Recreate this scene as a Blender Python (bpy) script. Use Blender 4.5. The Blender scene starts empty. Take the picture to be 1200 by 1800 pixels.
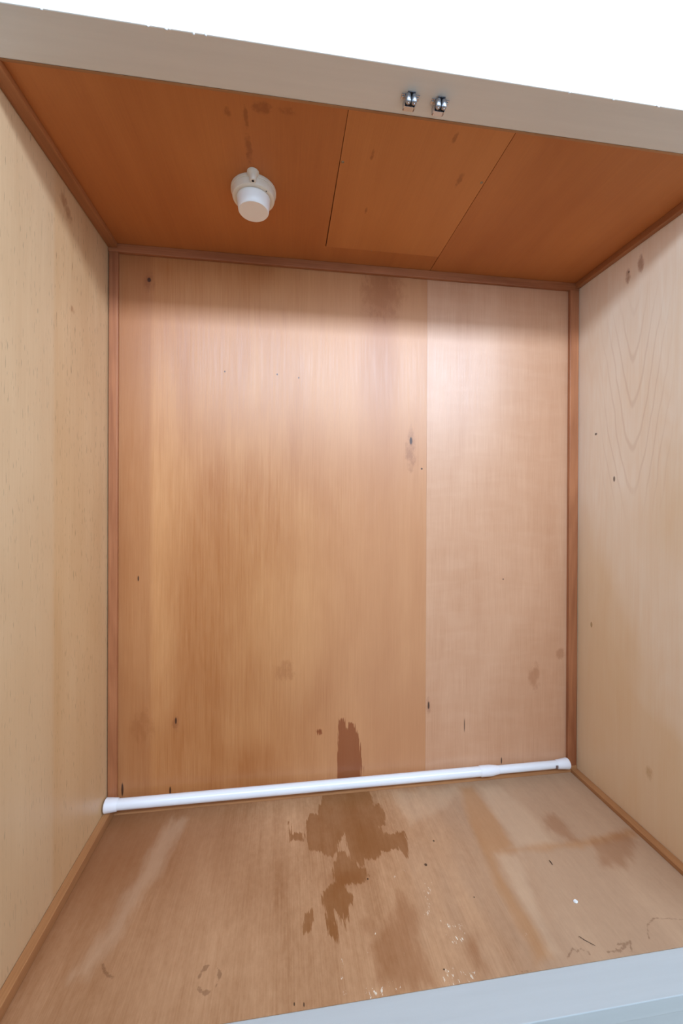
import bpy, bmesh, math, random
import numpy as np
from mathutils import Vector, Matrix

random.seed(7)
S = bpy.context.scene
COL = S.collection

# ------------------------------------------------------------------ camera
W, H = 1.29, 1.43                 # inside width and height of the closet
FPX = 704.27                      # focal length in pixels of the 1200 x 1800 frame
YAW, PITCH, ROLL = 0.1365348, -0.0023258, 0.0038441
CAM = Vector((0.43497, -1.08658, 0.77627))
PPX, PPY = 595.04, 891.25         # principal point


def cam_axes():
    f = Vector((math.sin(YAW) * math.cos(PITCH), math.cos(YAW) * math.cos(PITCH), math.sin(PITCH)))
    r = Vector((math.cos(YAW), -math.sin(YAW), 0))
    u = r.cross(f)
    c, s = math.cos(ROLL), math.sin(ROLL)
    return c * r + s * u, -s * r + c * u, f


CR, CU, CF = cam_axes()
cam = bpy.data.cameras.new('camera')
cam.sensor_fit = 'VERTICAL'
cam.sensor_height = 36.0
cam.lens = 36.0 * FPX / 1800.0
cam.shift_x = (600 - PPX) / 1800.0
cam.shift_y = (PPY - 900) / 1800.0
cam.clip_start = 0.01
cam_o = bpy.data.objects.new('camera', cam)
m3 = Matrix((CR, CU, -CF)).transposed()
cam_o.matrix_world = Matrix.Translation(CAM) @ m3.to_4x4()
COL.objects.link(cam_o)
S.camera = cam_o


def at(px, py, axis, val):
    """the point of the plane <axis>=val that the photograph shows at this pixel"""
    d = CF + CR * ((px - PPX) / FPX) - CU * ((py - PPY) / FPX)
    t = (val - CAM[axis]) / d[axis]
    return CAM + d * t


# ------------------------------------------------------------------ light
SKY = (0.64, 0.80, 1.0)
SKY_STRENGTH = 0.6
world = bpy.data.worlds.new('daylight')
S.world = world
world.use_nodes = True
wn = world.node_tree.nodes
wn.clear()
w_out = wn.new('ShaderNodeOutputWorld')
w_bg = wn.new('ShaderNodeBackground')
w_tc = wn.new('ShaderNodeTexCoord')
w_sep = wn.new('ShaderNodeSeparateXYZ')
w_map = wn.new('ShaderNodeMapRange')
w_map.inputs['From Min'].default_value = -0.06
w_map.inputs['From Max'].default_value = 0.06
w_mix = wn.new('ShaderNodeMix')
w_mix.data_type = 'RGBA'
w_mix.inputs['A'].default_value = (0.16, 0.16, 0.14, 1)     # ground outside
w_mix.inputs['B'].default_value = (*SKY, 1)
wl = world.node_tree.links
wl.new(w_tc.outputs['Generated'], w_sep.inputs[0])
wl.new(w_sep.outputs['Z'], w_map.inputs['Value'])
wl.new(w_map.outputs[0], w_mix.inputs['Factor'])
wl.new(w_mix.outputs['Result'], w_bg.inputs['Color'])
w_bg.inputs['Strength'].default_value = SKY_STRENGTH
wl.new(w_bg.outputs[0], w_out.inputs[0])

# the room behind the camera: two area lights added as its unseen window, the top strip brighter, in wall_window
RX0, RX1, RY0, RZ0, RZ1 = -1.6, 3.6, -1.90, -0.45, 2.15
WX0, WX1, WZ0, WZ1 = -0.35, 3.20, 1.30, 1.955
WZT = 1.79             # bottom of the brighter top strip


def window_light(name, x0, x1, z0, z1, radiance):
    d = bpy.data.lights.new(name, 'AREA')
    d.shape = 'RECTANGLE'
    d.size, d.size_y = x1 - x0, z1 - z0
    d.energy = radiance * (x1 - x0) * (z1 - z0) * math.pi
    d.color = SKY
    o = bpy.data.objects.new(name, d)
    o.location = ((x0 + x1) / 2, RY0 - 0.02, (z0 + z1) / 2)
    o.rotation_euler = (math.radians(90), 0, 0)        # shines along +Y, into the room
    COL.objects.link(o)


window_light('unseen_window_light', WX0, WX1, WZ0, WZT, 6.2)
window_light('unseen_top_strip_light', WX0, WX1, WZT, WZ1, 43.0)

vs = S.view_settings
vs.view_transform = 'Standard'
vs.look = 'None'
vs.gamma = 1.0
vs.use_curve_mapping = False
vs.exposure = 0.0


# ------------------------------------------------------------------ node helpers
def lin(r, g, b):
    f = lambda c: (c / 255 / 12.92) if c / 255 <= 0.04045 else ((c / 255 + 0.055) / 1.055) ** 2.4
    return (f(r), f(g), f(b), 1.0)


class NT:
    def __init__(self, name):
        self.mat = bpy.data.materials.new(name)
        self.mat.use_nodes = True
        self.n = self.mat.node_tree.nodes
        self.l = self.mat.node_tree.links
        self.bsdf = self.n['Principled BSDF']
        self.co = self.n.new('ShaderNodeTexCoord').outputs['Object']
        self._sep = None

    def plug(self, v, sock):
        if isinstance(v, bpy.types.NodeSocket):
            self.l.new(v, sock)
        else:
            sock.default_value = v

    def math(self, op, a, b=0.0, c=None, clamp=False):
        m = self.n.new('ShaderNodeMath')
        m.operation = op
        m.use_clamp = clamp
        self.plug(a, m.inputs[0])
        self.plug(b, m.inputs[1])
        if c is not None:
            self.plug(c, m.inputs[2])
        return m.outputs[0]

    def xyz(self):
        if self._sep is None:
            self._sep = self.n.new('ShaderNodeSeparateXYZ')
            self.l.new(self.co, self._sep.inputs[0])
        return self._sep.outputs

    def scaled(self, sc, off=(0, 0, 0)):
        m = self.n.new('ShaderNodeMapping')
        self.l.new(self.co, m.inputs[0])
        m.inputs['Scale'].default_value = sc
        m.inputs['Location'].default_value = off
        return m.outputs[0]

    def noise(self, vec, scale=1.0, detail=3.0, rough=0.55, dist=0.0):
        t = self.n.new('ShaderNodeTexNoise')
        self.l.new(vec, t.inputs['Vector'])
        t.inputs['Scale'].default_value = scale
        t.inputs['Detail'].default_value = detail
        t.inputs['Roughness'].default_value = rough
        t.inputs['Distortion'].default_value = dist
        return t.outputs['Fac']

    def rng(self, v, a, b, c=0.0, d=1.0, smooth=False):
        m = self.n.new('ShaderNodeMapRange')
        if smooth:
            m.interpolation_type = 'SMOOTHSTEP'
        self.plug(v, m.inputs['Value'])
        for k, x in zip(('From Min', 'From Max', 'To Min', 'To Max'), (a, b, c, d)):
            m.inputs[k].default_value = x
        return m.outputs[0]

    def mix(self, fac, a, b, mode='MIX'):
        m = self.n.new('ShaderNodeMix')
        m.data_type = 'RGBA'
        m.blend_type = mode
        self.plug(fac, m.inputs['Factor'])
        self.plug(a, m.inputs['A'])
        self.plug(b, m.inputs['B'])
        return m.outputs['Result']

    def attr(self, name):
        a = self.n.new('ShaderNodeAttribute')
        a.attribute_name = name
        return a.outputs['Fac']

    def bump(self, h, strength, dist=0.001):
        b = self.n.new('ShaderNodeBump')
        b.inputs['Strength'].default_value = strength
        b.inputs['Distance'].default_value = dist
        self.l.new(h, b.inputs['Height'])
        self.l.new(b.outputs[0], self.bsdf.inputs['Normal'])

    def band(self, axis, c, half, soft):
        d = self.math('ABSOLUTE', self.math('SUBTRACT', self.xyz()[axis], c))
        return self.rng(d, half - soft, half + soft, 1, 0, True)

    def ellipses(self, ax, ay, items, edge=(0.55, 1.0)):
        """mask of small elliptic marks: (centre a, centre b, radius a, radius b)"""
        out = None
        for (ca, cb, ra, rb) in items:
            u = self.math('DIVIDE', self.math('SUBTRACT', self.xyz()[ax], ca), ra)
            v = self.math('DIVIDE', self.math('SUBTRACT', self.xyz()[ay], cb), rb)
            d = self.math('ADD', self.math('MULTIPLY', u, u), self.math('MULTIPLY', v, v))
            out = d if out is None else self.math('MINIMUM', out, d)
        if edge[0] < 0.25:     # soft stains: break the outline up
            wob = self.noise(self.scaled((75, 75, 38)), 1, 3, 0.65)
            out = self.math('ADD', out, self.math('MULTIPLY', self.math('SUBTRACT', wob, 0.46), 2.6))
        return self.rng(out, edge[0], edge[1], 1, 0, True)


def wood(name, light, dark, grain, seed=0.0, contrast=1.0, rough=0.42, fine=1.0, figure=0.0,
         spec=0.5, blotch=1.0, extra=None, bump=0.12, mottle=0.0, coat=0.0, coat_rough=0.2, pore=0.0):
    """plywood veneer or softwood: streaks and fibres drawn out along the grain axis (0, 1, 2)"""
    t = NT(name)

    def sc(across, along):
        v = [across] * 3
        v[grain] = along
        return tuple(v)
    o = (seed * 3.1, seed * 1.7, seed * 2.3)
    streak = t.noise(t.scaled(sc(26, 1.3), o), 1, 4, 0.6, 0.3)
    fibre = t.noise(t.scaled(sc(330, 9), o), 1, 3, 0.65)
    cloud = t.noise(t.scaled(sc(5.5, 2.2), o), 1, 3, 0.5, 0.6)
    f = t.math('MULTIPLY', t.math('SUBTRACT', streak, 0.5), 1.3 * contrast)
    f = t.math('ADD', f, t.math('MULTIPLY', t.math('SUBTRACT', fibre, 0.5), 0.75 * fine))
    f = t.math('ADD', f, t.math('MULTIPLY', t.math('SUBTRACT', cloud, 0.5), 1.5 * blotch))
    if mottle:
        mo = t.noise(t.scaled(sc(95, 48), o), 1, 4, 0.7)
        f = t.math('ADD', f, t.math('MULTIPLY', t.math('SUBTRACT', mo, 0.5), mottle))
    if figure:
        base = t.noise(t.scaled(sc(7, 0.9), o), 1, 2, 0.5, 0.4)
        ring = t.math('PINGPONG', t.math('MULTIPLY', base, 15.0), 0.5)
        f = t.math('ADD', f, t.math('MULTIPLY', t.math('SUBTRACT', ring, 0.25), figure))
    f = t.math('ADD', f, 0.5, clamp=True)
    col = t.mix(f, dark, light)
    if pore:
        pr = t.noise(t.scaled(sc(420, 45), o), 1, 1, 0.5)
        col = t.mix(t.math('MULTIPLY', t.rng(pr, 0.66, 0.74, 0, 1), pore), col, lin(96, 58, 34))
    rsock = t.rng(fibre, 0.3, 0.7, rough - 0.04, rough + 0.06)
    if extra:
        res = extra(t, col)
        col = res
    t.plug(col, t.bsdf.inputs['Base Color'])
    t.plug(rsock, t.bsdf.inputs['Roughness'])
    t.bsdf.inputs['Specular IOR Level'].default_value = spec
    t.bsdf.inputs['Coat Weight'].default_value = coat
    t.bsdf.inputs['Coat Roughness'].default_value = coat_rough
    t.bump(t.math('ADD', fibre, t.math('MULTIPLY', streak, 1.5)), bump)
    return t.mat


def paint(name, col, rough=0.4, var=0.05, bump=0.05, grain=None, metallic=0.0, spec=0.5):
    t = NT(name)
    sc = [14, 14, 14]
    if grain is not None:
        sc = [60, 60, 60]
        sc[grain] = 3
    n1 = t.noise(t.scaled(tuple(sc)), 1, 4, 0.6)
    c2 = tuple(c * (1 - var * 2) for c in col[:3]) + (1,)
    t.plug(t.mix(t.rng(n1, 0.3, 0.7), c2, col), t.bsdf.inputs['Base Color'])
    t.bsdf.inputs['Roughness'].default_value = rough
    t.bsdf.inputs['Metallic'].default_value = metallic
    t.bsdf.inputs['Specular IOR Level'].default_value = spec
    t.bump(n1, bump, 0.0008)
    return t.mat


# ------------------------------------------------------------------ mesh helpers
def link(name, bm, mat, parent=None, smooth=False, angle=None):
    me = bpy.data.meshes.new(name)
    bm.normal_update()
    bm.to_mesh(me)
    bm.free()
    o = bpy.data.objects.new(name, me)
    me.materials.append(mat)
    if smooth:
        for p in me.polygons:
            p.use_smooth = True
        if angle:
            me.set_sharp_from_angle(angle=math.radians(angle))
    COL.objects.link(o)
    if parent is not None:
        o.parent = parent
    return o


def box(bm, a, b, bevel=0.0, seg=1):
    x0, x1 = sorted((a[0], b[0]))
    y0, y1 = sorted((a[1], b[1]))
    z0, z1 = sorted((a[2], b[2]))
    v = [bm.verts.new(p) for p in ((x0, y0, z0), (x1, y0, z0), (x1, y1, z0), (x0, y1, z0),
                                   (x0, y0, z1), (x1, y0, z1), (x1, y1, z1), (x0, y1, z1))]
    fs = [bm.faces.new([v[i] for i in q]) for q in ((3, 2, 1, 0), (4, 5, 6, 7), (0, 1, 5, 4), (1, 2, 6, 5), (2, 3, 7, 6), (3, 0, 4, 7))]
    if bevel:
        es = list({e for f in fs for e in f.edges})
        bmesh.ops.bevel(bm, geom=es, offset=bevel, segments=seg, affect='EDGES', profile=0.5)
    return bm


def box_obj(name, a, b, mat, parent=None, bevel=0.0, seg=2):
    bm = bmesh.new()
    box(bm, a, b, bevel, seg)
    return link(name, bm, mat, parent)


def lathe(bm, prof, origin, axis, seg=40, cap=True):
    """profile [(distance along axis, radius)] turned about axis through origin"""
    axis = Vector(axis).normalized()
    a = axis.orthogonal().normalized()
    b = axis.cross(a)
    rings = []
    for (h, r) in prof:
        rings.append([bm.verts.new(Vector(origin) + axis * h + (a * math.cos(k * 2 * math.pi / seg) + b * math.sin(k * 2 * math.pi / seg)) * r) for k in range(seg)])
    for i in range(len(rings) - 1):
        for k in range(seg):
            bm.faces.new((rings[i][k], rings[i][(k + 1) % seg], rings[i + 1][(k + 1) % seg], rings[i + 1][k]))
    if cap:
        bm.faces.new(list(reversed(rings[0])))
        bm.faces.new(rings[-1])
    return bm


def poly_sd(P, poly):
    """signed distance of the points P (n,2) to a closed polygon, negative inside"""
    poly = np.asarray(poly, float)
    d = np.full(len(P), 1e9)
    inside = np.zeros(len(P), bool)
    n = len(poly)
    for i in range(n):
        a, b = poly[i], poly[(i + 1) % n]
        e = b - a
        w = P - a
        t = np.clip((w @ e) / max(e @ e, 1e-12), 0, 1)
        d = np.minimum(d, np.hypot(*(w - t[:, None] * e).T))
        c = (a[1] > P[:, 1]) != (b[1] > P[:, 1])
        xi = a[0] + (P[:, 1] - a[1]) * e[0] / (e[1] if abs(e[1]) > 1e-12 else 1e-12)
        inside ^= c & (P[:, 0] < xi)
    return np.where(inside, -d, d)


def line_sd(P, pts, half):
    d = np.full(len(P), 1e9)
    pts = np.asarray(pts, float)
    for a, b in zip(pts[:-1], pts[1:]):
        e = b - a
        w = P - a
        t = np.clip((w @ e) / max(e @ e, 1e-12), 0, 1)
        d = np.minimum(d, np.hypot(*(w - t[:, None] * e).T))
    return d - half


def panel(name, o, u, v, step, thick, mat, parent=None, attrs=None, notch=None):
    """a board: its face spanned by u and v from o (face normal u x v), with thickness behind it;
    attrs: {name: function(points (n,2) in u,v metres) -> values} stored on the face's points"""
    o, u, v = Vector(o), Vector(u), Vector(v)
    nu = max(1, round(u.length / step))
    nv = max(1, round(v.length / step))
    nrm = u.cross(v).normalized()
    uu, vv = u / nu, v / nv
    V = [o + uu * i + vv * j for j in range(nv + 1) for i in range(nu + 1)]
    n0 = len(V)
    F = [(j * (nu + 1) + i, j * (nu + 1) + i + 1, (j + 1) * (nu + 1) + i + 1, (j + 1) * (nu + 1) + i) for j in range(nv) for i in range(nu)]
    back = [o - nrm * thick, o + u - nrm * thick, o + u + v - nrm * thick, o + v - nrm * thick]
    V += back
    b0, b1, b2, b3 = n0, n0 + 1, n0 + 2, n0 + 3
    F.append((b3, b2, b1, b0))
    bot = [i for i in range(nu + 1)]
    top = [nv * (nu + 1) + i for i in range(nu + 1)]
    lef = [j * (nu + 1) for j in range(nv + 1)]
    rig = [j * (nu + 1) + nu for j in range(nv + 1)]
    F.append(tuple([b0, b1] + bot[::-1]))
    F.append(tuple([b2, b3] + top))
    F.append(tuple([b3, b0] + lef))
    F.append(tuple([b1, b2] + rig[::-1]))
    me = bpy.data.meshes.new(name)
    me.from_pydata([tuple(p) for p in V], [], F)
    me.update()
    me.materials.append(mat)
    if attrs:
        P = np.array([[(p - o).dot(u.normalized()), (p - o).dot(v.normalized())] for p in V])
        for k, fn in attrs.items():
            a = me.attributes.new(k, 'FLOAT', 'POINT')
            a.data.foreach_set('value', np.asarray(fn(P), dtype=np.float32))
    ob = bpy.data.objects.new(name, me)
    COL.objects.link(ob)
    if parent is not None:
        ob.parent = parent
    return ob


def tag(o, label, cat=None, group=None, kind=None):
    o['label'] = label
    if cat:
        o['category'] = cat
    if group:
        o['group'] = group
    if kind:
        o['kind'] = kind
    return o


def empty(name, loc=(0, 0, 0)):
    o = bpy.data.objects.new(name, None)
    o.location = loc
    o.empty_display_size = 0.02
    COL.objects.link(o)
    return o


def put(o, parent):
    """parent o, whose mesh is in world coordinates, under an Empty placed somewhere else"""
    o.parent = parent
    o.matrix_parent_inverse = Matrix.Translation(-Vector(parent.location))
    return o


# ------------------------------------------------------------------ materials
YB = -0.010            # face of the back wall
YT = -0.020            # face of the battens on the back wall
DF = 0.470             # front edge of the floor board
SEAM = 0.8305          # joint of the two back wall boards


def px_list(items, axis, val, ax, ay):
    """marks given by photograph pixel (x, y, half width px, half height px) -> plane coordinates"""
    out = []
    for (x, y, rx, ry) in items:
        c = at(x, y, axis, val)
        a = at(x + rx, y, axis, val)
        b = at(x, y + ry, axis, val)
        out.append((c[ax], c[ay], max(1e-4, abs(a[ax] - c[ax])), max(1e-4, abs(b[ay] - c[ay]))))
    return out


def back_extra(is_right):
    def ex(t, col):
        # broad veneer strips along the board
        if not is_right:
            s = t.rng(t.xyz()[0], 0.092, 0.112, 1, 0, True)
            col = t.mix(t.math('MULTIPLY', s, 0.38), col, lin(150, 88, 52))
            wob = t.noise(t.scaled((6, 6, 2)), 1, 3)
            d = t.math('ADD', t.math('ABSOLUTE', t.math('SUBTRACT', t.xyz()[0], 0.70)), t.math('MULTIPLY', t.math('SUBTRACT', wob, 0.5), 0.10))
            col = t.mix(t.rng(t.xyz()[0], 0.30, 0.76, 0, 0.5, True), col, lin(206, 151, 112))
            s = t.math('MULTIPLY', t.rng(d, 0.015, 0.085, 1, 0, True), t.rng(t.xyz()[2], 0.75, 1.25, 0.35, 1, True))
            col = t.mix(t.math('MULTIPLY', s, 0.45), col, lin(160, 96, 58))
            kn = px_list([(262, 492, 4, 5), (309, 1267, 2, 7), (243, 1017, 1.6, 6), (722, 775, 3, 8), (741, 824, 2, 2),
                          (215, 1388, 2.5, 14), (299, 1390, 2, 9), (487, 658, 1.5, 2), (525, 664, 1.5, 2), (395, 653, 1.5, 2)], 1, YB, 0, 2)
            halo = px_list([(262, 495, 13, 24), (722, 790, 11, 45), (309, 1270, 8, 20)], 1, YB, 0, 2)
            soft = px_list([(672, 515, 46, 60), (672, 480, 30, 40), (497, 1180, 24, 22), (250, 1275, 26, 34), (560, 1285, 9, 5)], 1, YB, 0, 2)
        else:
            flame = t.noise(t.scaled((9, 1, 30)), 1, 3, 0.55, 0.5)
            col = t.mix(t.rng(flame, 0.42, 0.75, 0, 0.14), col, lin(228, 184, 152))
            kn = px_list([(753, 1240, 2, 8), (816, 1275, 1, 14), (881, 1337, 1.4, 7), (741, 1240, 1.5, 1.5), (884, 1018, 1.5, 1.5)], 1, YB, 0, 2)
            halo = px_list([(753, 1240, 6, 20)], 1, YB, 0, 2)
            soft = px_list([(938, 1190, 12, 30), (985, 1150, 9, 12)], 1, YB, 0, 2)
        col = t.mix(t.math('MULTIPLY', t.ellipses(0, 2, soft, (0.1, 1.0)), 0.40), col, lin(150, 88, 46))
        col = t.mix(t.math('MULTIPLY', t.ellipses(0, 2, halo, (0.0, 1.0)), 0.45), col, lin(128, 70, 40))
        col = t.mix(t.math('MULTIPLY', t.ellipses(0, 2, kn, (0.3, 1.0)), 0.9), col, lin(52, 26, 18))
        if not is_right:
            e = t.noise(t.scaled((170, 1, 14)), 1, 3, 0.6)
            d = t.math('ADD', t.attr('stain'), t.math('MULTIPLY', t.math('SUBTRACT', e, 0.5), 0.030))
            col = t.mix(t.math('MULTIPLY', t.rng(d, -0.0015, 0.0015, 1, 0, True), 0.74), col, lin(124, 52, 16))
        return col
    return ex


WOOD_BACK_L = wood('plywood_back_orange', lin(203, 144, 92), lin(168, 103, 54), 2, 1.0, 0.42, rough=0.36, spec=0.58, extra=back_extra(False), figure=0.10)
WOOD_BACK_R = wood('plywood_back_pink', lin(216, 168, 133), lin(190, 136, 99), 2, 4.3, 0.4, rough=0.36, spec=0.72, blotch=0.6, extra=back_extra(True), figure=0.06)


def left_extra(t, col):
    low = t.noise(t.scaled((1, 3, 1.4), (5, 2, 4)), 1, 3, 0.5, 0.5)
    col = t.mix(t.rng(t.math('SUBTRACT', low, t.math('MULTIPLY', t.xyz()[2], 0.22)), 0.22, 0.52, 0, 0.32), col, lin(206, 156, 98))  # lower wall tinted yellow in patches, warm bounce light put into the colour
    s = t.rng(t.xyz()[1], -0.262, -0.246, 1, 0, True)
    col = t.mix(t.math('MULTIPLY', s, 0.30), col, lin(226, 202, 168))
    so = px_list([(120, 378, 9, 20), (127, 545, 5, 8), (112, 352, 9, 16)], 0, 0.0, 1, 2)
    col = t.mix(t.math('MULTIPLY', t.ellipses(1, 2, so, (0.0, 1.0)), 0.55), col, lin(150, 92, 52))
    return col


def right_extra(t, col):
    so = px_list([(1104, 485, 6, 15), (1126, 463, 7, 19), (1141, 1360, 8, 14)], 0, W, 1, 2)
    col = t.mix(t.math('MULTIPLY', t.ellipses(1, 2, so, (0.0, 1.1)), 0.60), col, lin(150, 90, 44))
    kn = px_list([(1039, 1098, 2, 6), (1079, 842, 2, 6), (1047, 763, 2.5, 2.5), (1105, 478, 1.5, 2)], 0, W, 1, 2)
    col = t.mix(t.math('MULTIPLY', t.ellipses(1, 2, kn, (0.3, 1.0)), 0.85), col, lin(60, 36, 22))
    # arched heartwood lines that point down the board
    yy = t.math('ADD', t.math('SUBTRACT', t.xyz()[1], -0.205), t.math('MULTIPLY', t.math('SUBTRACT', t.noise(t.scaled((1, 7, 3)), 1, 3), 0.5), 0.05))
    arch = t.math('SUBTRACT', t.xyz()[2], t.math('MULTIPLY', t.math('SQRT', t.math('ADD', t.math('MULTIPLY', yy, yy), 0.0003)), t.math('ADD', 4.2, t.math('MULTIPLY', t.noise(t.scaled((1, 5, 2), (1, 4, 9)), 1, 2), 2.4))))
    ln = t.math('PINGPONG', t.math('MULTIPLY', arch, 9.0), 0.5)
    env = t.math('MULTIPLY', t.rng(t.math('ABSOLUTE', yy), 0.05, 0.12, 1, 0, True), t.math('MULTIPLY', t.rng(t.xyz()[2], 0.72, 0.9, 0, 1, True), t.rng(t.xyz()[2], 1.15, 1.35, 1, 0, True)))
    col = t.mix(t.math('MULTIPLY', t.math('MULTIPLY', t.rng(ln, 0.36, 0.48, 0, 1, True), env), 0.20), col, lin(190, 140, 98))
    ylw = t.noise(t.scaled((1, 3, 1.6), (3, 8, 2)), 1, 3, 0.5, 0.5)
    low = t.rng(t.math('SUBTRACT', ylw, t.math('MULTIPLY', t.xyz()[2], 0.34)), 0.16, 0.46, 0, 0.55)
    col = t.mix(low, col, lin(222, 176, 112))  # yellower lower wood, its tint also standing in for warm bounce light
    return col


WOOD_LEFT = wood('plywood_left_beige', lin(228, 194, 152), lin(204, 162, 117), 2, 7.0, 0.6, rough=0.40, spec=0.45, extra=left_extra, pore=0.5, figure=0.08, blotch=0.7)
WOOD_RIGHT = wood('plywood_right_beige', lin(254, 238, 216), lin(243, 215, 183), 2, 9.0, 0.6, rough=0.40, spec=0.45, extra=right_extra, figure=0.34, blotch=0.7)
WOOD_CEIL = wood('plywood_ceiling_red', lin(204, 130, 72), lin(172, 99, 50), 1, 12.0, 0.35, rough=0.5, spec=0.3, blotch=0.7, fine=0.6,
                 extra=lambda t, col: t.mix(t.math('MULTIPLY', t.ellipses(0, 1, px_list([(437, 262, 7, 34), (432, 205, 5, 26), (460, 190, 22, 14), (398, 196, 8, 12), (505, 196, 20, 8)], 2, H, 0, 1), (0.0, 1.0)), 0.42), col, lin(112, 56, 26)))
WOOD_HATCH = wood('plywood_hatch_orange', lin(214, 141, 80), lin(184, 111, 58), 1, 15.0, 0.35, rough=0.5, spec=0.3, blotch=0.5, fine=0.6,
                  extra=lambda t, col: t.mix(t.math('MULTIPLY', t.ellipses(0, 1, px_list([(808, 315, 6, 18), (655, 270, 4, 12), (643, 370, 3, 8), (800, 240, 5, 12)], 2, H, 0, 1), (0.0, 1.0)), 0.45), col, lin(120, 62, 30)))
WOOD_TRIM_V = wood('batten_wood_upright', lin(190, 124, 82), lin(136, 76, 44), 2, 18.0, 1.0, rough=0.45, figure=0.35)
WOOD_TRIM_X = wood('batten_wood_across', lin(190, 122, 80), lin(140, 80, 46), 0, 21.0, 1.0, rough=0.45, figure=0.2)
WOOD_TRIM_Y = wood('batten_wood_deep', lin(186, 122, 76), lin(136, 80, 44), 1, 24.0, 1.0, rough=0.45, figure=0.2)


WOOD_FTRIM_Y = wood('floor_batten_deep', lin(196, 142, 94), lin(156, 104, 64), 1, 31.0, 0.8, rough=0.5, spec=0.25, figure=0.12)
WOOD_FTRIM_X = wood('floor_batten_across', lin(198, 144, 98), lin(158, 106, 66), 0, 33.0, 0.8, rough=0.5, spec=0.25, figure=0.12)


def floor_extra(t, col):
    # the sheet turns paler and greyer to the right, browner at the back left
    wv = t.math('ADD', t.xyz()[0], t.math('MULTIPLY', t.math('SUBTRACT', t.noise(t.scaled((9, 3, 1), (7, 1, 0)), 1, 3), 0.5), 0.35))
    col = t.mix(t.rng(wv, 0.62, 1.0, 0, 0.6, True), col, lin(182, 154, 128))
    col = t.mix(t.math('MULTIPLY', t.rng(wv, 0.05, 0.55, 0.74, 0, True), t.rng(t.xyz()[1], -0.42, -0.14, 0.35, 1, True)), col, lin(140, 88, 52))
    # worn light and tan zones, drawn as soft bands
    s = t.rng(t.math('ADD', t.attr('tan'), t.math('MULTIPLY', t.math('SUBTRACT', t.noise(t.scaled((22, 8, 1)), 1, 3), 0.5), 0.03)), -0.010, 0.012, 1, 0, True)
    col = t.mix(t.math('MULTIPLY', s, 0.42), col, lin(176, 118, 62))
    s = t.rng(t.math('ADD', t.attr('pale'), t.math('MULTIPLY', t.math('SUBTRACT', t.noise(t.scaled((30, 9, 1), (2, 5, 0)), 1, 4, 0.6), 0.5), 0.06)), -0.014, 0.016, 1, 0, True)
    col = t.mix(t.math('MULTIPLY', s, 0.24), col, lin(222, 192, 160))
    # soft old stains
    d = t.math('ADD', t.attr('soft'), t.math('MULTIPLY', t.math('SUBTRACT', t.noise(t.scaled((60, 18, 1)), 1, 4, 0.6), 0.5), 0.05))
    col = t.mix(t.math('MULTIPLY', t.rng(d, -0.016, 0.014, 1, 0, True), 0.45), col, lin(142, 86, 46))
    # water stains with a jagged edge
    e = t.noise(t.scaled((190, 16, 1)), 1, 4, 0.7)
    d = t.math('ADD', t.attr('stain'), t.math('MULTIPLY', t.math('SUBTRACT', e, 0.5), 0.036))
    tone = t.noise(t.scaled((14, 8, 1)), 1, 2)
    col = t.mix(t.math('MULTIPLY', t.rng(d, -0.0016, 0.0016, 1, 0, True), t.rng(tone, 0.3, 0.7, 0.55, 0.78)), col, lin(132, 77, 28))
    # thin dark marks and the ring left by a small pot
    e = t.noise(t.scaled((160, 160, 1)), 1, 3, 0.6)
    d = t.math('ADD', t.attr('mark'), t.math('MULTIPLY', t.math('SUBTRACT', e, 0.5), 0.006))
    col = t.mix(t.math('MULTIPLY', t.rng(d, -0.0008, 0.0012, 1, 0, True), 0.42), col, lin(92, 52, 28))
    # dry white paint scuffs
    e = t.noise(t.scaled((210, 75, 1), (4, 2, 0)), 1, 4, 0.75)
    z = t.rng(t.attr('scuff'), -0.006, 0.010, 1, 0, True)
    th = t.math('SUBTRACT', e, t.math('SUBTRACT', 0.80, t.math('MULTIPLY', z, 0.215)))
    sc = t.math('MULTIPLY', t.rng(th, 0.0, 0.03, 0, 1, True), t.rng(z, 0.05, 0.3, 0, 1))
    col = t.mix(t.math('MULTIPLY', sc, 0.85), col, lin(238, 226, 206))
    # dark specks
    sp = px_list([(762, 1478, 2, 2), (646, 1545, 2, 2), (780, 1704, 2, 2), (748, 1520, 3, 3), (833, 1577, 1.5, 1.5), (517, 1765, 1.5, 4), (534, 1766, 1.5, 5), (192, 1440, 3, 2.5)], 2, 0.0, 0, 1)
    col = t.mix(t.math('MULTIPLY', t.ellipses(0, 1, sp, (0.4, 1.0)), 0.85), col, lin(44, 26, 20))
    return col


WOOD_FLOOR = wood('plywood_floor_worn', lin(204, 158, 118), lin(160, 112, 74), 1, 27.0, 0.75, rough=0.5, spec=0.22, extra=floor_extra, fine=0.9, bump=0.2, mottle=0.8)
WHITE_LINTEL = paint('white_gloss_paint', lin(232, 226, 216), 0.28, 0.03, 0.10, grain=0)
WHITE_SILL = paint('white_sill_paint', lin(194, 199, 199), 0.30, 0.03, 0.10, grain=0)
WHITE_WALL = paint('white_wall_paint', lin(238, 238, 236), 0.6, 0.01, 0.02)
ROOM_WALL = paint('room_wall_grey', lin(160, 160, 160), 0.7, 0.01, 0.02)
ROOM_FLOOR = paint('room_floor_tan', lin(220, 205, 186), 0.6, 0.06, 0.02)
PLASTIC = paint('ivory_plastic', lin(238, 228, 212), 0.38, 0.01, 0.0)
PLASTIC_W = paint('white_plastic', lin(252, 250, 248), 0.35, 0.01, 0.0)
ROD_WHITE = paint('white_rod_enamel', lin(240, 242, 246), 0.22, 0.01, 0.0)
ROD_CAP = paint('white_rubber_cap', lin(242, 242, 246), 0.5, 0.01, 0.0)
ROD_LABEL = paint('grey_label', lin(132, 112, 108), 0.5, 0.05, 0.0)
STEEL = paint('zinc_steel', lin(196, 200, 208), 0.2, 0.03, 0.0, metallic=1.0)
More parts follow.
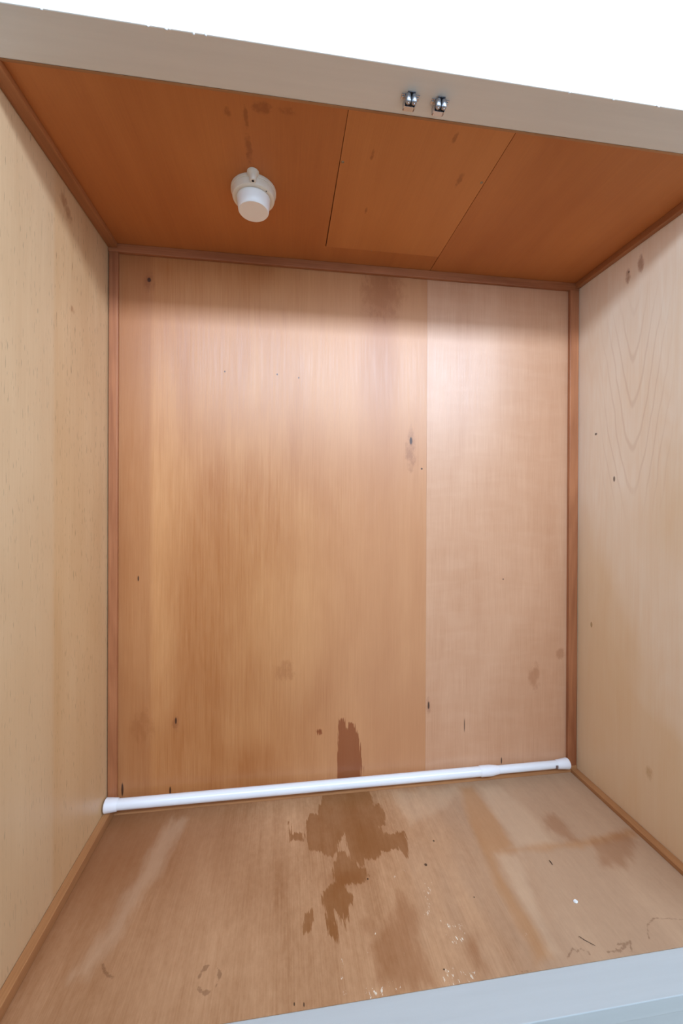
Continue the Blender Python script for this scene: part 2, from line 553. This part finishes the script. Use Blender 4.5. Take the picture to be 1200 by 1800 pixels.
ROLLER = paint('roller_steel', lin(176, 182, 190), 0.42, 0.03, 0.0, metallic=1.0)
BRASSY = paint('nail_head', lin(150, 140, 120), 0.4, 0.05, 0.0, metallic=1.0)
DARK = paint('dark_hole', lin(28, 20, 16), 0.8, 0.05, 0.0)
GAP = paint('dark_gap_wood', lin(70, 44, 30), 0.8, 0.05, 0.0)

# ------------------------------------------------------------------ the closet shell
# --- back wall, two boards
SOCK = WHITE_WALL
wb = empty('wall_back', (0.645, 0.01, 0))
tag(wb, 'varnished plywood back wall of the closet', 'wall', kind='structure')
st = [at(x, y, 1, YB) for x, y in ((597, 1264), (603, 1262), (607, 1276), (612, 1284), (614, 1270), (622, 1272), (628, 1290), (634, 1312), (636, 1345), (634, 1385), (592, 1385), (592, 1330), (594, 1290))]
sm = [at(x, y, 1, YB) for x, y in ((555, 1284), (562, 1282), (564, 1289), (560, 1292))]
BZ0 = 0.0


def back_stain(P):
    q = [(p.x, p.z - BZ0) for p in st]
    q2 = [(p.x, p.z - BZ0) for p in sm]
    return np.minimum(poly_sd(P, q), poly_sd(P, q2))


put(panel('plywood_board', (0.0, YB, BZ0), (SEAM - 0.00012, 0, 0), (0, 0, H), 0.006, 0.012, WOOD_BACK_L, None, {'stain': back_stain}), wb)
put(panel('plywood_board', (SEAM + 0.00012, YB, BZ0), (W - SEAM - 0.00012, 0, 0), (0, 0, H), 0.03, 0.012, WOOD_BACK_R), wb)
put(box_obj('backing_board', (-0.02, 0.004, -0.02), (W + 0.02, 0.02, H + 0.02), GAP), wb)

# --- side walls
YS = -0.4385           # where the side boards stop at the frame
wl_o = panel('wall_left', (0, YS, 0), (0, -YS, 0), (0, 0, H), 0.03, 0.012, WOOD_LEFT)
# u along +y and v along +z give a normal of +x
tag(wl_o, 'pale beige plywood side wall with dark pores near its upper front', 'wall', kind='structure')
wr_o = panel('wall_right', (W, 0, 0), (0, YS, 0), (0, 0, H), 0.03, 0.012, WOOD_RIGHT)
tag(wr_o, 'pale plywood side wall with an arched grain figure', 'wall', kind='structure')

# --- ceiling: two boards and the loose hatch
HX0, HX1, HY0, HY1 = 0.5382, 0.8345, -0.4385, -0.0815
ce = empty('ceiling', (0.645, -0.22, H))
tag(ce, 'reddish plywood closet ceiling with a loft hatch', 'ceiling', kind='structure')
g = 0.0008
bm = bmesh.new()      # L-shaped board around the hatch
top, ln = 0.009, [(0, YS), (HX0 - 0.0001, YS), (HX0 - 0.0016, HY1), (HX1 - g, HY1 + 0.0006), (HX1 - g, 0.0), (0, 0)]
lo = [bm.verts.new((x, y, H)) for x, y in ln]
hi = [bm.verts.new((x, y, H + top)) for x, y in ln]
bm.faces.new(lo[::-1])
bm.faces.new(hi)
for i in range(6):
    bm.faces.new((lo[i], lo[(i + 1) % 6], hi[(i + 1) % 6], hi[i]))
bmesh.ops.recalc_face_normals(bm, faces=bm.faces)
put(link('ceiling_board', bm, WOOD_CEIL), ce)
put(box_obj('ceiling_board', (HX1 + g, YS, H), (W, 0, H + top), WOOD_CEIL), ce)
ha = put(box_obj('hatch_panel', (HX0 + 0.0006, YS, H - 0.0012), (HX1 - g, HY1 - 0.0005, H + top), WOOD_HATCH, bevel=0.0006), ce)
ha['label'] = 'lighter orange plywood hatch panel'
put(box_obj('backing_board', (-0.01, YS, H + 0.012), (W + 0.01, 0.0, H + 0.02), GAP), ce)
for (x, y) in ((602, 285), (846, 321), (653, 441), (663, 441), (667.5, 441)):
    q = at(x, y, 2, H - 0.0012)
    bm = bmesh.new()
    r = 0.0030 if x in (602, 846) else 0.0017
    lathe(bm, [(0, r), (0.0008, r * 0.9), (0.0012, r * 0.5)], (q.x, q.y, H - 0.0008 if y < 400 else H), (0, 0, -1), 12)
    put(link('hatch_nail', bm, BRASSY, smooth=True), ce)

# --- floor board with stains
A8 = lambda pts: [(450 + x / 3, 1230 + y / 3) for x, y in pts]
B8 = lambda pts: [(800 + x / 3, 1340 + y / 3) for x, y in pts]
FY = -DF


def fl(pts):
    return [((q := at(x, y, 2, 0.0)).x, q.y - FY) for x, y in pts]


stain_polys = [fl(A8(p)) for p in (
    [(360, 490), (330, 560), (325, 600), (285, 600), (262, 640), (265, 740), (285, 795), (340, 800), (400, 835), (430, 800), (440, 740), (465, 705), (480, 770), (500, 840), (555, 885), (580, 840), (640, 850), (660, 800), (700, 800), (740, 780), (795, 830), (800, 760), (780, 690), (740, 700), (690, 710), (650, 670), (680, 660), (680, 600), (650, 545), (620, 555), (600, 480)],
    [(430, 800), (415, 860), (400, 900), (415, 960), (350, 1010), (345, 1060), (370, 1120), (370, 1180), (385, 1240), (432, 1275), (430, 1200), (410, 1110), (440, 1130), (475, 1220), (490, 1100), (520, 1040), (480, 1010), (460, 975), (560, 970), (595, 930), (580, 890), (545, 885), (500, 850), (470, 800)],
    [(245, 1190), (255, 1130), (295, 1105), (305, 1150), (290, 1220), (250, 1235)],
    [(166, 640), (176, 640), (184, 705), (250, 700), (250, 742), (182, 742)])]
soft_polys = [fl(A8(p)) for p in (
    [(755, 1010), (725, 1130), (700, 1180), (650, 1215), (620, 1290), (630, 1400), (640, 1480), (760, 1500), (830, 1540), (980, 1505), (900, 1400), (850, 1250), (850, 1120), (800, 1060)],
    [(1110, 1310), (1130, 1310), (1190, 1390), (1150, 1400)],
    [(380, 930), (560, 900), (600, 960), (420, 1000)],
    [(560, 1170), (600, 1170), (605, 1225), (575, 1220)])] + [fl(B8(p)) for p in (
        [(470, 280), (520, 270), (640, 400), (690, 430), (600, 420), (500, 350)],
        [(720, 420), (900, 360), (960, 420), (900, 560), (780, 540)],
        [(50, 960), (110, 900), (150, 1080), (120, 1100)])]
tan_polys = [fl(B8(p)) for p in (
    [(20, 130), (90, 125), (190, 260), (310, 440), (200, 480), (240, 580), (330, 740), (420, 880), (510, 1030), (430, 1060), (330, 860), (210, 620), (120, 440)],
    [(190, 465), (400, 440), (700, 410), (940, 350), (960, 390), (700, 440), (400, 465), (200, 480)])]
pale_polys = [fl(B8(p)) for p in ([(110, 120), (250, 130), (420, 300), (520, 430), (330, 440), (200, 270)], [(230, 490), (330, 480), (440, 800), (540, 1000), (490, 1010), (400, 800)])] + \
             [fl([(300, 1440), (330, 1440), (260, 1560), (215, 1640), (150, 1720), (130, 1715), (215, 1590)]), fl([(690, 1390), (800, 1385), (780, 1420), (720, 1450)])]
scuff_polys = [fl(A8(p)) for p in (
    [(570, 1480), (760, 1480), (770, 1530), (640, 1590), (560, 1580)], [(960, 1160), (1110, 1180), (1110, 1270), (1000, 1260)], [(880, 960), (930, 960), (930, 1180), (890, 1200)],
    [(620, 1200), (640, 1220), (585, 1420), (570, 1410)], [(770, 890), (800, 900), (640, 1000), (620, 980)], [(440, 1340), (480, 1340), (490, 1560), (440, 1570)], [(820, 1060), (860, 1080), (860, 1110)],
    [(980, 1400), (1200, 1420), (1180, 1500), (980, 1520)], [(770, 1320), (800, 1330), (790, 1380)])] + [fl(B8([(-40, 850), (60, 880), (40, 980), (-40, 950)])), fl(B8([(360, 890), (390, 890), (390, 930), (360, 930)]))]
ring_c = at(367, 1720, 2, 0.0)


def floor_stain(P):
    return np.min([poly_sd(P, q) for q in stain_polys], axis=0)


def floor_marks(P):
    c = np.array([ring_c.x, ring_c.y - FY])
    d = P - c
    an = np.arctan2(d[:, 1], d[:, 0])
    ring = np.abs(np.hypot(d[:, 0] * 1.0, d[:, 1] * 0.85) - 0.0165) - (0.0012 + 0.0016 * np.sin(an * 3 + 1) + 0.0010 * np.sin(an * 7))
    lines = [line_sd(P, fl(pts), hw) for pts, hw in (
        ([(180, 1695), (183, 1706), (190, 1714), (197, 1718)], 0.0018),
        (B8([(590, 1030), (620, 980), (640, 1000), (660, 985), (700, 1000), (710, 1015)]), 0.0009),
        (B8([(800, 1000), (860, 995), (920, 940), (930, 1000)]), 0.0011), (B8([(850, 960), (910, 950), (870, 1000), (850, 985)]), 0.0011),
        (B8([(1020, 930), (1010, 860), (1050, 820), (1200, 830)]), 0.0008),
        (B8([(650, 920), (740, 970)]), 0.0009), (B8([(350, 1105), (400, 1100)]), 0.0006))]
    return np.minimum(ring, np.min(lines, axis=0))


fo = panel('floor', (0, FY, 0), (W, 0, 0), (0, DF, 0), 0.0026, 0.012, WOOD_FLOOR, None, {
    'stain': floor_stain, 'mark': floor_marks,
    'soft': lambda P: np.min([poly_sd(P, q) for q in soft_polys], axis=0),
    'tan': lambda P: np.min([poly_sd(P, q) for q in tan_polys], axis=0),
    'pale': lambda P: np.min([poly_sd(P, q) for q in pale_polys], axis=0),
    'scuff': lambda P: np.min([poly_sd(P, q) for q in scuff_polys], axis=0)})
tag(fo, 'worn plywood closet floor with brown water stains and white scuffs', 'floor', kind='structure')

# --- corner battens
battens = [
    ('trim_1', (0.0022, YT, 0.019), (0.0235, YB, H - 0.021), WOOD_TRIM_V, 'upright wooden corner batten beside the pale left side wall'),
    ('trim_2', (W - 0.0295, YT, 0.019), (W - 0.0016, YB, H - 0.021), WOOD_TRIM_V, 'upright wooden corner batten with wavy grain on the right'),
    ('trim_3', (0.0005, YT, H - 0.0212), (W - 0.0005, YB, H), WOOD_TRIM_X, 'horizontal wooden batten along the top of the back wall'),
    ('trim_4', (0.0005, YT, 0.0), (W - 0.0005, YB, 0.019), WOOD_FTRIM_X, 'horizontal wooden batten along the foot of the back wall behind the rod'),
    ('trim_5', (0.0005, YS, H - 0.0120), (0.0228, YT - 0.0003, H), WOOD_TRIM_Y, 'dark wooden batten under the ceiling on the left wall'),
    ('trim_6', (W - 0.0140, YS, H - 0.0160), (W - 0.0005, YT - 0.0003, H), WOOD_TRIM_Y, 'dark wooden batten under the ceiling on the right wall'),
    ('trim_7', (0.0005, -DF, 0.0), (0.0170, YT - 0.0003, 0.0215), WOOD_FTRIM_Y, 'wooden batten on the floor along the left wall'),
    ('trim_8', (W - 0.0200, -DF, 0.0), (W - 0.0005, YT - 0.0003, 0.0105), WOOD_FTRIM_Y, 'wooden batten on the floor along the right wall'),
]
for n, a, b, m, lab in battens:
    tag(box_obj(n, a, b, m, bevel=0.0012), lab, 'batten', kind='structure')

# --- painted front frame: lintel, sill, jambs
YF = -0.5118
LZ = H - 0.003
li = box_obj('trim_9', (-0.12, YF, LZ), (W + 0.12, -0.4395, 1.5495), WHITE_LINTEL, bevel=0.0015)
tag(li, 'thick white painted lintel across the top of the opening', 'lintel', kind='structure')
link('bare_edge', box(bmesh.new(), (0.0, -0.4399, LZ - 0.0008), (W, -0.4362, H + 0.001)), WOOD_FTRIM_X, li)
for (x, y, sx) in ((72, 13, 5), (292, 50, 6), (297, 51.5, 5), (362, 63, 5), (340, 58, 4), (260, 45, 5), (1155, 188, 8), (1078, 174, 4), (1000, 162, 3)):
    q = at(x, y, 2, LZ)
    bm = bmesh.new()
    bmesh.ops.create_icosphere(bm, subdivisions=2, radius=1.0)
    for v in bm.verts:
        k = 1 + random.uniform(-0.35, 0.35)
        v.co = Vector((v.co.x * sx * 0.00045 * k, v.co.y * 0.0020 * k, v.co.z * 0.0024 * k)) + Vector((q.x, YF + 0.0004, LZ + 0.0002))
    link('paint_chip', bm, WHITE_WALL, li, smooth=True)

si = box_obj('trim_10', (-0.12, -0.531, -0.0265), (W + 0.12, -DF, -0.0003), WHITE_SILL, bevel=0.0012)
tag(si, 'white painted sill in front of the plywood floor', 'sill', kind='structure')
tag(box_obj('trim_11', (-0.12, -0.526, RZ0), (W + 0.12, -0.48, -0.0265), WHITE_SILL, bevel=0.001), 'white riser board below the sill', 'riser', kind='structure')
for n, xa, xb, lab in (('trim_12', -0.12, -0.004, 'white painted jamb at the left of the opening'), ('trim_13', W + 0.004, W + 0.12, 'white painted jamb at the right of the opening')):
    tag(box_obj(n, (xa, YF, 0), (xb, YS, LZ), WHITE_LINTEL, bevel=0.0015), lab, 'jamb', kind='structure')

# --- the room in front of the closet
bm = bmesh.new()
box(bm, (RX0, YF + 0.003, 1.5495), (RX1, -0.44, RZ1))
box(bm, (RX0, YF + 0.003, RZ0), (-0.12, -0.44, 1.5495))
box(bm, (W + 0.12, YF + 0.003, RZ0), (RX1, -0.44, 1.5495))
tag(link('wall_front', bm, WHITE_WALL), 'bright white wall above the closet opening', 'wall', kind='structure')
bm = bmesh.new()
box(bm, (RX0, RY0 - 0.12, RZ0), (WX0, RY0, RZ1))
box(bm, (WX1, RY0 - 0.12, RZ0), (RX1, RY0, RZ1))
box(bm, (WX0, RY0 - 0.12, RZ0), (WX1, RY0, WZ0))
box(bm, (WX0, RY0 - 0.12, WZ1), (WX1, RY0, RZ1))
tag(link('wall_window', bm, ROOM_WALL), 'grey room wall with a wide window opening', 'wall', kind='structure')
tag(box_obj('wall_room_left', (RX0 - 0.1, RY0, RZ0), (RX0, -0.44, RZ1), ROOM_WALL), 'grey side wall of the room on the left', 'wall', kind='structure')
tag(box_obj('wall_room_right', (RX1, RY0, RZ0), (RX1 + 0.1, -0.44, RZ1), ROOM_WALL), 'grey side wall of the room on the right', 'wall', kind='structure')
tag(box_obj('ceiling_room', (RX0 - 0.1, RY0 - 0.1, RZ1), (RX1 + 0.1, -0.44, RZ1 + 0.1), ROOM_WALL), 'grey ceiling of the room outside the closet', 'ceiling', kind='structure')
tag(box_obj('floor_room', (RX0 - 0.1, RY0 - 0.1, RZ0 - 0.1), (RX1 + 0.1, -0.40, RZ0), ROOM_FLOOR), 'tan floor of the room outside the closet', 'floor', kind='structure')

# ------------------------------------------------------------------ heat detector on the ceiling
DX, DY = 0.3712, -0.237
det = empty('heat_detector', (DX, DY, H))
tag(det, 'round ivory heat detector with a white cap on the closet ceiling', 'detector')
dn = (0, 0, -1)


def dpart(name, prof, mat, off=(0, 0), seg=56, parent=det, z=H):
    bm = bmesh.new()
    lathe(bm, prof, (DX + off[0], DY + off[1], z), dn, seg)
    o = link(name, bm, mat, smooth=True, angle=35)
    if parent is det:
        put(o, det)
    else:
        o.parent = parent
        o.matrix_parent_inverse = Matrix.Identity(4)
    return o


dpart('base_ring', [(0.0, 0.0460), (0.0050, 0.0460), (0.0062, 0.0452)], PLASTIC)
dbody = dpart('body', [(0.0060, 0.0440), (0.0150, 0.0432), (0.0176, 0.0424), (0.0188, 0.0408), (0.0190, 0.0372), (0.0176, 0.0352)], PLASTIC)
dpart('seam_ring', [(0.0168, 0.0354), (0.0172, 0.0354)], GAP)
dpart('cap', [(0.0170, 0.0338), (0.0300, 0.0328), (0.0420, 0.0312), (0.0440, 0.0296)], PLASTIC_W)
dpart('cable_lug', [(0.0, 0.0118), (0.0040, 0.0108), (0.0075, 0.0072), (0.0160, 0.0060), (0.0172, 0.0054)], PLASTIC, (0.002, -0.0470), 28)
dpart('lug_hole', [(0.0170, 0.0026), (0.0175, 0.0026)], DARK, (0.002, -0.0470), 16)
dpart('test_hole', [(0.0186, 0.0013), (0.0193, 0.0013)], DARK, (0.0270, -0.0270), 12)

# ------------------------------------------------------------------ twin roller catches on the lintel
def catch(cx, cy, label):
    e = empty('roller_catch', (cx, cy, LZ))
    tag(e, label, 'catch', 'roller catches under the lintel')

    def add(name, bm, mat, smooth=False):
        o = link(name, bm, mat, smooth=smooth, angle=40 if smooth else None)
        o.parent = e
        return o
    bm = bmesh.new()
    box(bm, (-0.0148, -0.0050, -0.0012), (0.0148, 0.0045, 0.0), 0.0004)
    box(bm, (-0.0065, -0.0100, -0.0012), (0.0065, 0.0130, 0.0), 0.0004)
    add('mounting_plate', bm, STEEL)
    for s in (-1, 1):
        bm = bmesh.new()      # side cheek, tapering towards the front
        q = [(-0.0030, 0.0), (0.0125, 0.0), (0.0125, -0.0100), (0.0060, -0.0128), (0.0010, -0.0128), (-0.0030, -0.0080)]
        va = [bm.verts.new((s * 0.0080, y, z)) for y, z in q]
        vb = [bm.verts.new((s * 0.0092, y, z)) for y, z in q]
        bm.faces.new(va)
        bm.faces.new(vb[::-1])
        for i in range(6):
            bm.faces.new((va[i], vb[i], vb[(i + 1) % 6], va[(i + 1) % 6]))
        bmesh.ops.recalc_face_normals(bm, faces=bm.faces)
        add('side_cheek', bm, STEEL)
        bm = bmesh.new()
        lathe(bm, [(0, 0.0023), (0.0009, 0.0022), (0.0015, 0.0013)], (s * 0.0118, -0.0005, -0.0012), (0, 0, -1), 16)
        add('screw', bm, STEEL, True)
        bm = bmesh.new()
        lathe(bm, [(0, 0.0026), (0.0006, 0.0036), (0.0022, 0.0043), (0.0068, 0.0045), (0.0112, 0.0043), (0.0128, 0.0036), (0.0134, 0.0026)], (s * 0.0048, -0.0055, -0.0018), (0, 0, -1), 24)
        r = add('roller', bm, ROLLER, True)
        bm = bmesh.new()
        lathe(bm, [(0, 0.0012), (0.0012, 0.0012), (0.0016, 0.0007)], (s * 0.0048, -0.0055, -0.0150), (0, 0, -1), 12)
        link('axle_pin', bm, STEEL, r, smooth=True)
    bm = bmesh.new()          # floor of the housing, folded down at the back
    box(bm, (-0.0080, 0.0113, -0.0100), (0.0080, 0.0125, 0.0), 0.0003)
    box(bm, (-0.0080, 0.0040, -0.0112), (0.0080, 0.0125, -0.0100), 0.0003)
    add('housing', bm, STEEL)
    bm = bmesh.new()
    box(bm, (-0.0024, -0.0012, -0.0100), (0.0024, 0.0040, -0.0014), 0.0003)
    add('spring_slot', bm, DARK)
    bm = bmesh.new()
    box(bm, (-0.0065, 0.0125, -0.0010), (0.0065, 0.0200, 0.0), 0.0003)
    lathe(bm, [(0, 0.0024), (0.0009, 0.0022), (0.0014, 0.0012)], (0, 0.0162, -0.0010), (0, 0, -1), 16)
    add('rear_tab', bm, STEEL)
    return e


catch(0.6320, -0.4690, 'small steel twin roller catch under the white lintel, the one nearer the round detector')
catch(0.6815, -0.4680, 'small steel twin roller catch under the white lintel, the one nearer the right wall')

# ------------------------------------------------------------------ tension rod lying on the back batten
RA, RB = Vector((0.0035, -0.0360, 0.0385)), Vector((1.2555, -0.0255, 0.0312))
rd = (RB - RA).normalized()
RL = (RB - RA).length
rod = empty('tension_rod', RA)
tag(rod, 'white telescopic tension rod lying along the foot of the back wall', 'rod')


def rpart(name, prof, mat, seg=32):
    bm = bmesh.new()
    lathe(bm, prof, RA, rd, seg)
    return put(link(name, bm, mat, smooth=True, angle=35), rod)


xj = 0.985
rpart('outer_tube', [(0.014, 0.0128), (xj, 0.0128)], ROD_WHITE)
rpart('inner_tube', [(xj - 0.01, 0.0108), (RL - 0.012, 0.0108)], ROD_WHITE)
rpart('collar', [(xj - 0.006, 0.0130), (xj - 0.003, 0.0142), (xj + 0.024, 0.0142), (xj + 0.032, 0.0135), (xj + 0.046, 0.0116), (xj + 0.050, 0.0108)], ROD_CAP)
rpart('end_cap', [(0.0, 0.0150), (0.002, 0.0168), (0.014, 0.0160), (0.0285, 0.0144), (0.030, 0.0134)], ROD_CAP)
rpart('end_cap', [(RL - 0.036, 0.0112), (RL - 0.034, 0.0122), (RL - 0.014, 0.0138), (RL - 0.003, 0.0152), (RL, 0.0140)], ROD_CAP)
bm = bmesh.new()      # a small printed sticker wrapped round part of the inner tube
side = Vector((0, -1, 0)) - rd * Vector((0, -1, 0)).dot(rd)
side.normalize()
up = rd.cross(side) * -1
if up.z < 0:
    up = -up
rows = []
for h in (RL - 0.046, RL - 0.038):
    rows.append([bm.verts.new(RA + rd * h + (side * math.cos(a) + up * math.sin(a)) * 0.0111) for a in [math.radians(d) for d in range(-50, 21, 10)]])
for i in range(len(rows[0]) - 1):
    bm.faces.new((rows[0][i], rows[1][i], rows[1][i + 1], rows[0][i + 1]))
put(link('sticker', bm, ROD_LABEL, smooth=True), rod)

# ------------------------------------------------------------------ crumbs on the floor
q = at(1011, 1585, 2, 0.0)
bm = bmesh.new()
ring = [(0.0052 * math.cos(a) * random.uniform(0.7, 1.1), 0.0036 * math.sin(a) * random.uniform(0.7, 1.1)) for a in [k * math.pi / 4 for k in range(8)]]
lo = [bm.verts.new((q.x + x, q.y + y, 0.0003)) for x, y in ring]
hi = [bm.verts.new((q.x + x * 0.85, q.y + y * 0.85, 0.0017 + 0.0005 * (i % 3))) for i, (x, y) in enumerate(ring)]
bm.faces.new(lo[::-1])
bm.faces.new(hi)
for i in range(8):
    bm.faces.new((lo[i], lo[(i + 1) % 8], hi[(i + 1) % 8], hi[i]))
tag(link('paint_flake', bm, WHITE_WALL), 'tiny white paint flake lying on the floor board', 'flake')


def splinter(pts, label, r=0.0007):
    P = [at(x, y, 2, 0.0) + Vector((0, 0, r + 0.0002)) for x, y in pts]
    bm = bmesh.new()
    rings = []
    for i, c in enumerate(P):
        d = (P[min(i + 1, len(P) - 1)] - P[max(i - 1, 0)]).normalized()
        s = d.cross(Vector((0, 0, 1)))
        k = 0.5 if i in (0, len(P) - 1) else 1.0
        rings.append([bm.verts.new(c + (s * math.cos(a) + Vector((0, 0, 1)) * math.sin(a)) * r * k) for a in [j * math.pi / 3 for j in range(6)]])
    for a, b in zip(rings[:-1], rings[1:]):
        for j in range(6):
            bm.faces.new((a[j], a[(j + 1) % 6], b[(j + 1) % 6], b[j]))
    bm.faces.new(rings[0][::-1])
    bm.faces.new(rings[-1])
    bmesh.ops.recalc_face_normals(bm, faces=bm.faces)
    tag(link('splinter', bm, GAP, smooth=True), label, 'splinter', 'crumbs on the floor board')


splinter([(965, 1513), (967.5, 1516), (971, 1521)], 'short dark curved splinter on the bare right part of the floor', 0.0010)
splinter([(1017, 1646), (1027, 1653), (1046, 1663)], 'long thin dark splinter near the white sill', 0.0005)
